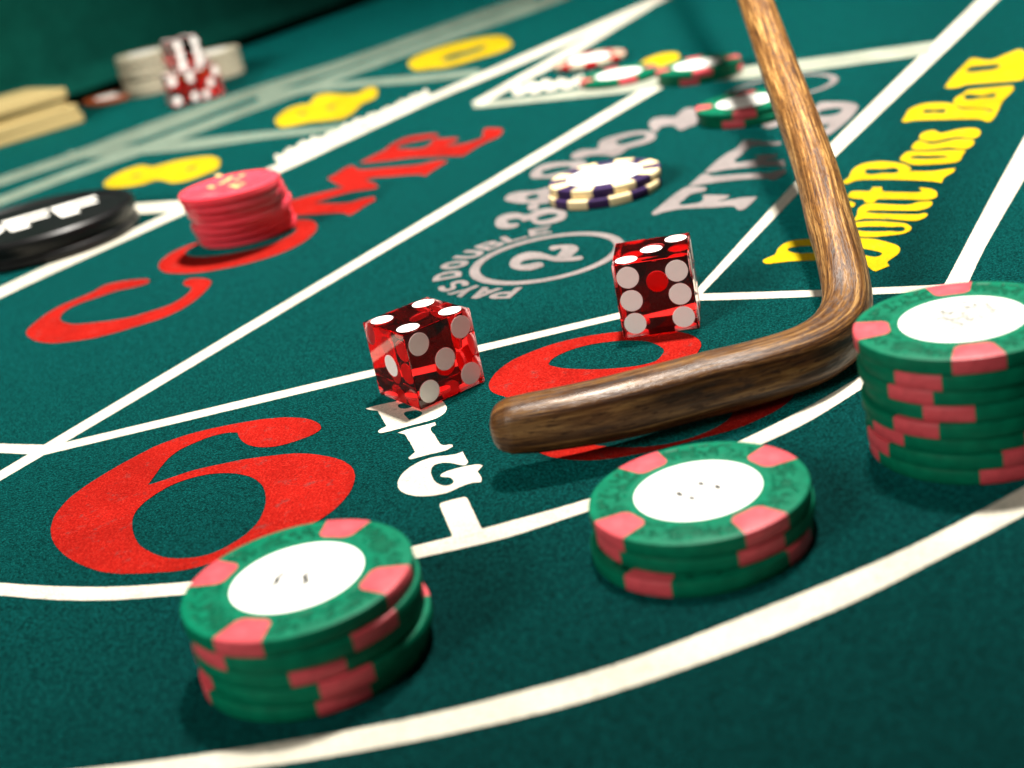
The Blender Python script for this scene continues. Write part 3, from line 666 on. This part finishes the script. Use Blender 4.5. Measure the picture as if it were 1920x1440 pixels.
def chip(kind, x, y, z, yaw, label, group=None, inlay=True, tilt=None, zabs=None):
    root = tag(empty('poker_chip', (x * MM, y * MM, (z * GAP + 0.32 if zabs is None else zabs) * MM), yaw, tilt), label, 'chip', group)
    link('body', MB[kind], None, root)
    for i in range(NSPOT.get(kind, 0)):
        o = link('edge_spot', SP[kind], None, root); o.rotation_euler = (0, 0, 2 * PI * i / NSPOT[kind])
    if inlay:
        o = link('inlay', INL_B if kind == 'purple' else INL, None, root); 
        return root, o
    return root, None
def ang_at(px, py, z, cx, cy):
    p = U(px, py, z); return math.atan2(p.y - cy, p.x - cx)
def marks(parent, strokes, mat='inlay_print', z=T + 0.0, width=0.35):
    """little printed strokes on an inlay, local mm"""
    for st in strokes:
        L = []; R_ = []
        for i, p in enumerate(st):
            a = Vector(st[max(i - 1, 0)]); b = Vector(st[min(i + 1, len(st) - 1)])
            n = (b - a).normalized(); n = Vector((-n.y, n.x)) * width / 2
            L.append(Vector(p) + n); R_.append(Vector(p) - n)
        m = fill('printed_mark', [L + R_[::-1]], z)
        link('printed_mark', m, M[mat], parent)

def ordinal(i, n):
    if i == n - 1: return 'top'
    if i == 0: return 'bottom'
    return ['', 'second', 'third', 'fourth', 'fifth', 'sixth', 'seventh'][n - 1 - i] + ' from the top'
def recentre(cx, cy, z_fit, n):
    # same place in the photo for a stack whose top is a little lower
    P = Vector((cx, cy, z_fit)); d = P - Vector((0, 0, CAM_H)); z = d.dot(FW)
    q = U(960 + F_PX * d.dot(RT) / z, 720 - F_PX * d.dot(UP) / z, (n - 1) * GAP + 0.32 + T); return q.x, q.y
def stack(kind, cx, cy, n, where, spots, offs, first=True):
    """spots[i] (from the top): a pixel on that chip's edge spot; offs[i]: shift in mm"""
    out = []
    for k in range(n):                       # k = 0 top
        i = n - 1 - k
        dx, dy = offs[k] if k < len(offs) else (0, 0)
        zt = i * GAP + 0.32
        if k < len(spots) and spots[k]:
            yaw = ang_at(spots[k][0], spots[k][1], zt + (T if k == 0 else T / 2), cx + dx, cy + dy)
        else: yaw = random.uniform(0, 6.28)
        o, inl = chip(kind, cx + dx, cy + dy, i, yaw, '%s %s chip %s %s' % (ordinal(i, n), {'green': 'green', 'purple': 'purple and cream', 'red': 'red white-spotted', 'ivory': 'plain cream', 'copper': 'copper brown'}[kind], 'of' if n > 1 else '', where), '%s chips %s' % (kind, where), inlay=(k == 0))
        out.append((o, inl))
    return out
s1 = stack('green', *recentre(-40.8, 206.41, 16.5, 5), 5, 'the stack on the big red 6', [(643, 988), (393, 1232), (597, 1262), (657, 1290), (395, 1283)], [(0, 0), (0.5, -0.3), (0.2, 0.2), (1.0, -0.2), (-0.2, 0.3)])
s2 = stack('green', *recentre(28.04, 220.92, 9.9, 3), 3, 'the low stack before the stick tip', [(1420, 973), (1425, 1030), (1230, 1085)], [(0, 0), (0.4, 0.3), (-0.9, -1.6)])
s3 = stack('green', *recentre(84.02, 241.42, 23.1, 8), 8, 'the tall stack by the stick bend', [(1827, 650), (1725, 712), (1705, 742), (1777, 780), (1713, 807), (1660, 813), (1913, 843), (1880, 880)], [(0, 0), (0.6, -0.4), (0.3, 0.5), (1.0, 0.0), (0.2, -0.3), (0.8, 0.3), (0.5, -0.2), (0.9, 0.1)])
def local_px(o, x, y, z):
    """photo pixel on the inlay -> local mm of chip o"""
    p = U(x, y, z) - Vector((o.location.x, o.location.y, 0)) * 1000
    c, s = math.cos(-o.rotation_euler.z), math.sin(-o.rotation_euler.z)
    return (c * p.x - s * p.y, s * p.x + c * p.y)
def px_marks(st, strokes, box, width=0.45):
    o, inl = st[0]; z = o.location.z * 1000 + T
    ox, oy, s = box
    marks(inl, [[local_px(o, x / s + ox, y / s + oy, z) for x, y in q] for q in strokes], width=width)
px_marks(s1, [[(780, 500), (720, 545), (670, 590), (690, 620), (640, 665), (590, 680)], [(1115, 490), (1040, 535), (1030, 575), (1075, 600), (1040, 645), (985, 665)]], (420, 1000, 6.857), 1.05)
px_marks(s2, [[(960, 320), (990, 345), (1030, 370)], [(1180, 360), (1230, 390), (1235, 425)], [(660, 455), (700, 500), (740, 520)], [(830, 520), (870, 550), (910, 565)]], (1180, 860, 7.385), 1.1)
nt = NT('grey_crest_print'); oc = obj_coord(nt)
_n = nt.add('ShaderNodeTexNoise', Scale=900.0, Detail=3.0, Roughness=0.7, Distortion=0.8); nt.l(oc, _n.inputs['Vector'])
nt.l(nt.ramp(_n.outputs[0], [(0.36, (0.05, 0.05, 0.05)), (0.47, (0.22, 0.22, 0.20)), (0.56, (0.62, 0.61, 0.56))]), nt.b.inputs['Base Color'])
nt.b.inputs['Roughness'].default_value = 0.5; M['crest'] = nt.m
_o, _i = s3[0]; _z = _o.location.z * 1000 + T
_lp = outline([(1030,200),(1080,165),(1180,150),(1260,170),(1330,205),(1400,150),(1450,170),(1500,220),(1585,260),(1560,320),(1500,395),(1420,375),(1380,445),(1300,400),(1250,500),(1180,530),(1060,530),(1000,548),(930,530),(960,470),(830,465),(770,420),(710,340),(780,320),(850,275),(950,275),(1020,280)], 4)
link('printed_crest', fill('printed_crest', [[Vector(local_px(_o, p.x / 6.857 + 1640, p.y / 6.857 + 540, _z)) for p in _lp]], T), M['crest'], _i)

# blue-purple and cream chips
s4 = stack('purple', 45.9, 478.1, 2, 'the pair lying beside the grey field numbers', [(1107, 345), (1146, 362)], [(0, 0), (-0.8, -2.2)])
# far green pair behind the stick, and loose ones in the corner box
pf = U(1396, 186, 7)
s5 = stack('green', pf.x, pf.y, 2, 'the pair lying partly behind the stick', [(1327, 200), (1325, 217)], [(0, 0), (0.8, -0.6)])
for i, (x, y, n, w_) in enumerate(((1160, 137, 1, 'lying alone on the line at the far end of the come area'), (1308, 118, 2, 'the far pair on the line beyond the grey number 11'))):
    p = U(x, y, n * 3.3); stack('green', p.x, p.y, n, w_, [(1185, 151) if i == 0 else (1320, 136)], [(0, 0), (0.7, 0.5)])
p = U(1104, 108, 3.3); stack('red', p.x, p.y, 1, 'lying flat in the corner box beyond the line', [None], [(0, 0)])

# pink stack
PINKM = lathe('pink_chip_body', [(0, 0.05), (17.7, 0.05), (18.25, 0.2), (18.55, 0.55), (18.6, 1.6), (18.55, 2.7), (18.25, 3.08), (17.7, 3.22), (15.2, 3.22), (14.6, 3.05), (0, 3.05)], 72, smooth=28)
PINKM.materials.append(M['pink_plastic'])
pb, pt = U(463, 440, 0), U(436.7, 342.8, 23.4)
NP = 7
for i in range(NP):
    f = i / (NP - 1)
    wob = [(1.0, 0), (0.2, 0.4), (-0.5, 0.2), (0.9, -0.4), (-0.4, 0.3), (-0.9, -0.5), (-1.6, 0.2)][i]
    c = pb.lerp(pt, f)
    o = tag(empty('poker_chip', ((c.x + wob[0]) * MM, (c.y + wob[1]) * MM, (i * 3.3 + 0.35) * MM), random.uniform(0, 6.28)),
            '%s glossy pink chip of the stack on the red letter O' % ordinal(i, NP), 'chip', 'glossy pink chips stacked on the letter O')
    link('body', PINKM, None, o)
    if i == NP - 1:
        o.rotation_euler = (0, 0, 0)
        st = []
        k = lambda x, y: local_px(o, x / 7.2 + 320, y / 7.2 + 290, o.location.z * 1000 + 3)
        for q in ([(520, 430), (560, 445), (600, 440)], [(620, 270), (680, 300), (740, 290)], [(930, 280), (990, 285)], [(870, 345), (920, 345)], [(800, 415), (860, 420), (920, 440)], [(930, 400), (1000, 390)], [(660, 400), (760, 350), (830, 300)]):
            st.append([k(*p_) for p_ in q])
        marks(o, st, 'gold', z=3.1, width=2.2)

# black puck
PUCK = lathe('puck_body', [(0, 0.1), (40.2, 0.1), (41.4, 0.6), (41.8, 1.6), (41.6, 3.4), (40.6, 4.0), (40.4, 5.2), (40.6, 6.4), (41.6, 7.0), (41.8, 8.2), (41.6, 10.4), (40.8, 11.3), (39.4, 11.6), (37.6, 11.4), (36.6, 10.7), (0, 10.7)], 96, smooth=28)
PUCK.materials.append(M['black_plastic'])
pk = tag(empty('puck', (-180.5 * MM, 583 * MM, 0.35 * MM), 0.42), 'large round black plastic puck with white OFF lettering', 'puck')
link('body', PUCK, None, pk)
def stroke_glyph(parent, parts, x0, sx, sy):
    loops = []
    for lp in parts:
        m = fill('raised_letter', [[Vector((x0 + p[0] * sx, p[1] * sy)) for p in lp[0]]] + [[Vector((x0 + p[0] * sx, p[1] * sy)) for p in h] for h in lp[1:]], 10.85)
        link('letter', m, M['white_enamel'], parent)
Fg = [[[(0, -1), (0.42, -1), (0.42, -0.2), (0.95, -0.2), (0.95, 0.2), (0.42, 0.2), (0.42, 0.6), (1.05, 0.6), (1.05, 1), (0, 1)]]]
Og = [[[(0.65 + 0.65 * math.cos(t * PI / 16), math.sin(t * PI / 16)) for t in range(32)], [(0.65 + 0.27 * math.cos(t * PI / 16), 0.58 * math.sin(t * PI / 16)) for t in range(32)]]]
stroke_glyph(pk, Og, -36, 18.5, 13.0); stroke_glyph(pk, Fg, -11.0, 18.5, 13.0); stroke_glyph(pk, Fg, 9.6, 18.5, 13.0)

# ------------------------------------------------------------------ far left: plaques and stacks
def plaque_mesh():
    bm = bmesh.new(); bmesh.ops.create_cube(bm, size=1.0)
    bmesh.ops.scale(bm, vec=(0.112, 0.062, 0.0058), verts=bm.verts)
    vert_e = [e for e in bm.edges if abs(e.verts[0].co.z - e.verts[1].co.z) > 1e-5]
    bmesh.ops.bevel(bm, geom=vert_e, offset=0.006, segments=5, profile=0.5, affect='EDGES')
    hz = [e for e in bm.edges if abs(e.verts[0].co.z - e.verts[1].co.z) < 1e-5]
    bmesh.ops.bevel(bm, geom=hz, offset=0.0007, segments=2, profile=0.5, affect='EDGES')
    bmesh.ops.translate(bm, verts=bm.verts, vec=(-0.056, 0.031, 0.0029))
    m = bpy.data.meshes.new('plaque'); bm.to_mesh(m); bm.free(); m.materials.append(M['ivory']); return m
PLQ = plaque_mesh()
a, b = U(0, 277), U(160, 229); dirp = math.atan2(b.y - a.y, b.x - a.x)
for i in range(4):
    o = link('plaque', PLQ); sh = [(0.002, 0), (0.0, 0.0005), (-0.006, 0.001), (-0.004, -0.0005)][i]
    o.location = (b.x * MM + sh[0] * math.cos(dirp), b.y * MM + sh[0] * math.sin(dirp) + sh[1], 0.0003 + i * 0.0059)
    o.rotation_euler = (0, 0, dirp + [0, 0.02, -0.015, 0.01][i])
    tag(o, '%s cream rectangular plaque of the pile by the far wall' % ordinal(i, 4), 'plaque', 'cream plaques piled by the far wall')
p = U(210, 188); stack('copper', p.x, p.y, 1, 'lying flat beside the cream plaques', [None], [])
ORD = 'first second third fourth fifth sixth seventh eighth ninth tenth eleventh twelfth thirteenth fourteenth'.split()
def far_stack(kind, px, py, n, where):
    p = U(px, py)
    for k in range(n):
        i = n - 1 - k
        desc = {'red': 'red white-spotted', 'ivory': 'plain cream'}[kind]
        lab = 'top %s chip of %s' % (desc, where) if k == 0 else 'bottom %s chip of %s' % (desc, where) if i == 0 else '%s chip, %s from the bottom of %s' % (desc, ORD[i], where)
        chip(kind, p.x + random.uniform(-.7, .7), p.y + random.uniform(-.7, .7), i, random.uniform(0, 6.28), lab, '%s chips in %s' % (kind, where), inlay=(k == 0))
far_stack('ivory', 288, 172, 9, 'the taller cream stack')
far_stack('ivory', 408, 146, 6, 'the shorter cream stack')
DF = {'+z': 2, '-z': 5, '-y': 3, '+y': 4, '-x': 1, '+x': 6}
for (px, py, yaw, z, f, lab) in ((326, 203, 0.35, 0, {'+z': 5, '-z': 2, '-y': 4, '+y': 3, '-x': 6, '+x': 1}, 'red die at the foot of the dice pile, beside the copper chip'),
                                 (383, 190, 0.9, 0, DF, 'red die at the foot of the dice pile, beside the double line'),
                                 (352, 176, 0.1, 0, DF, 'red die at the back of the dice pile, before the cream stacks'),
                                 (352, 190, 0.6, 1, {'+z': 4, '-z': 3, '-y': 6, '+y': 1, '-x': 5, '+x': 2}, 'red die lying on top of the dice pile')):
    p = U(px, py); die(p.x, p.y, yaw, f, lab, z * (D + 0.1), 'red dice piled by the cream stacks')
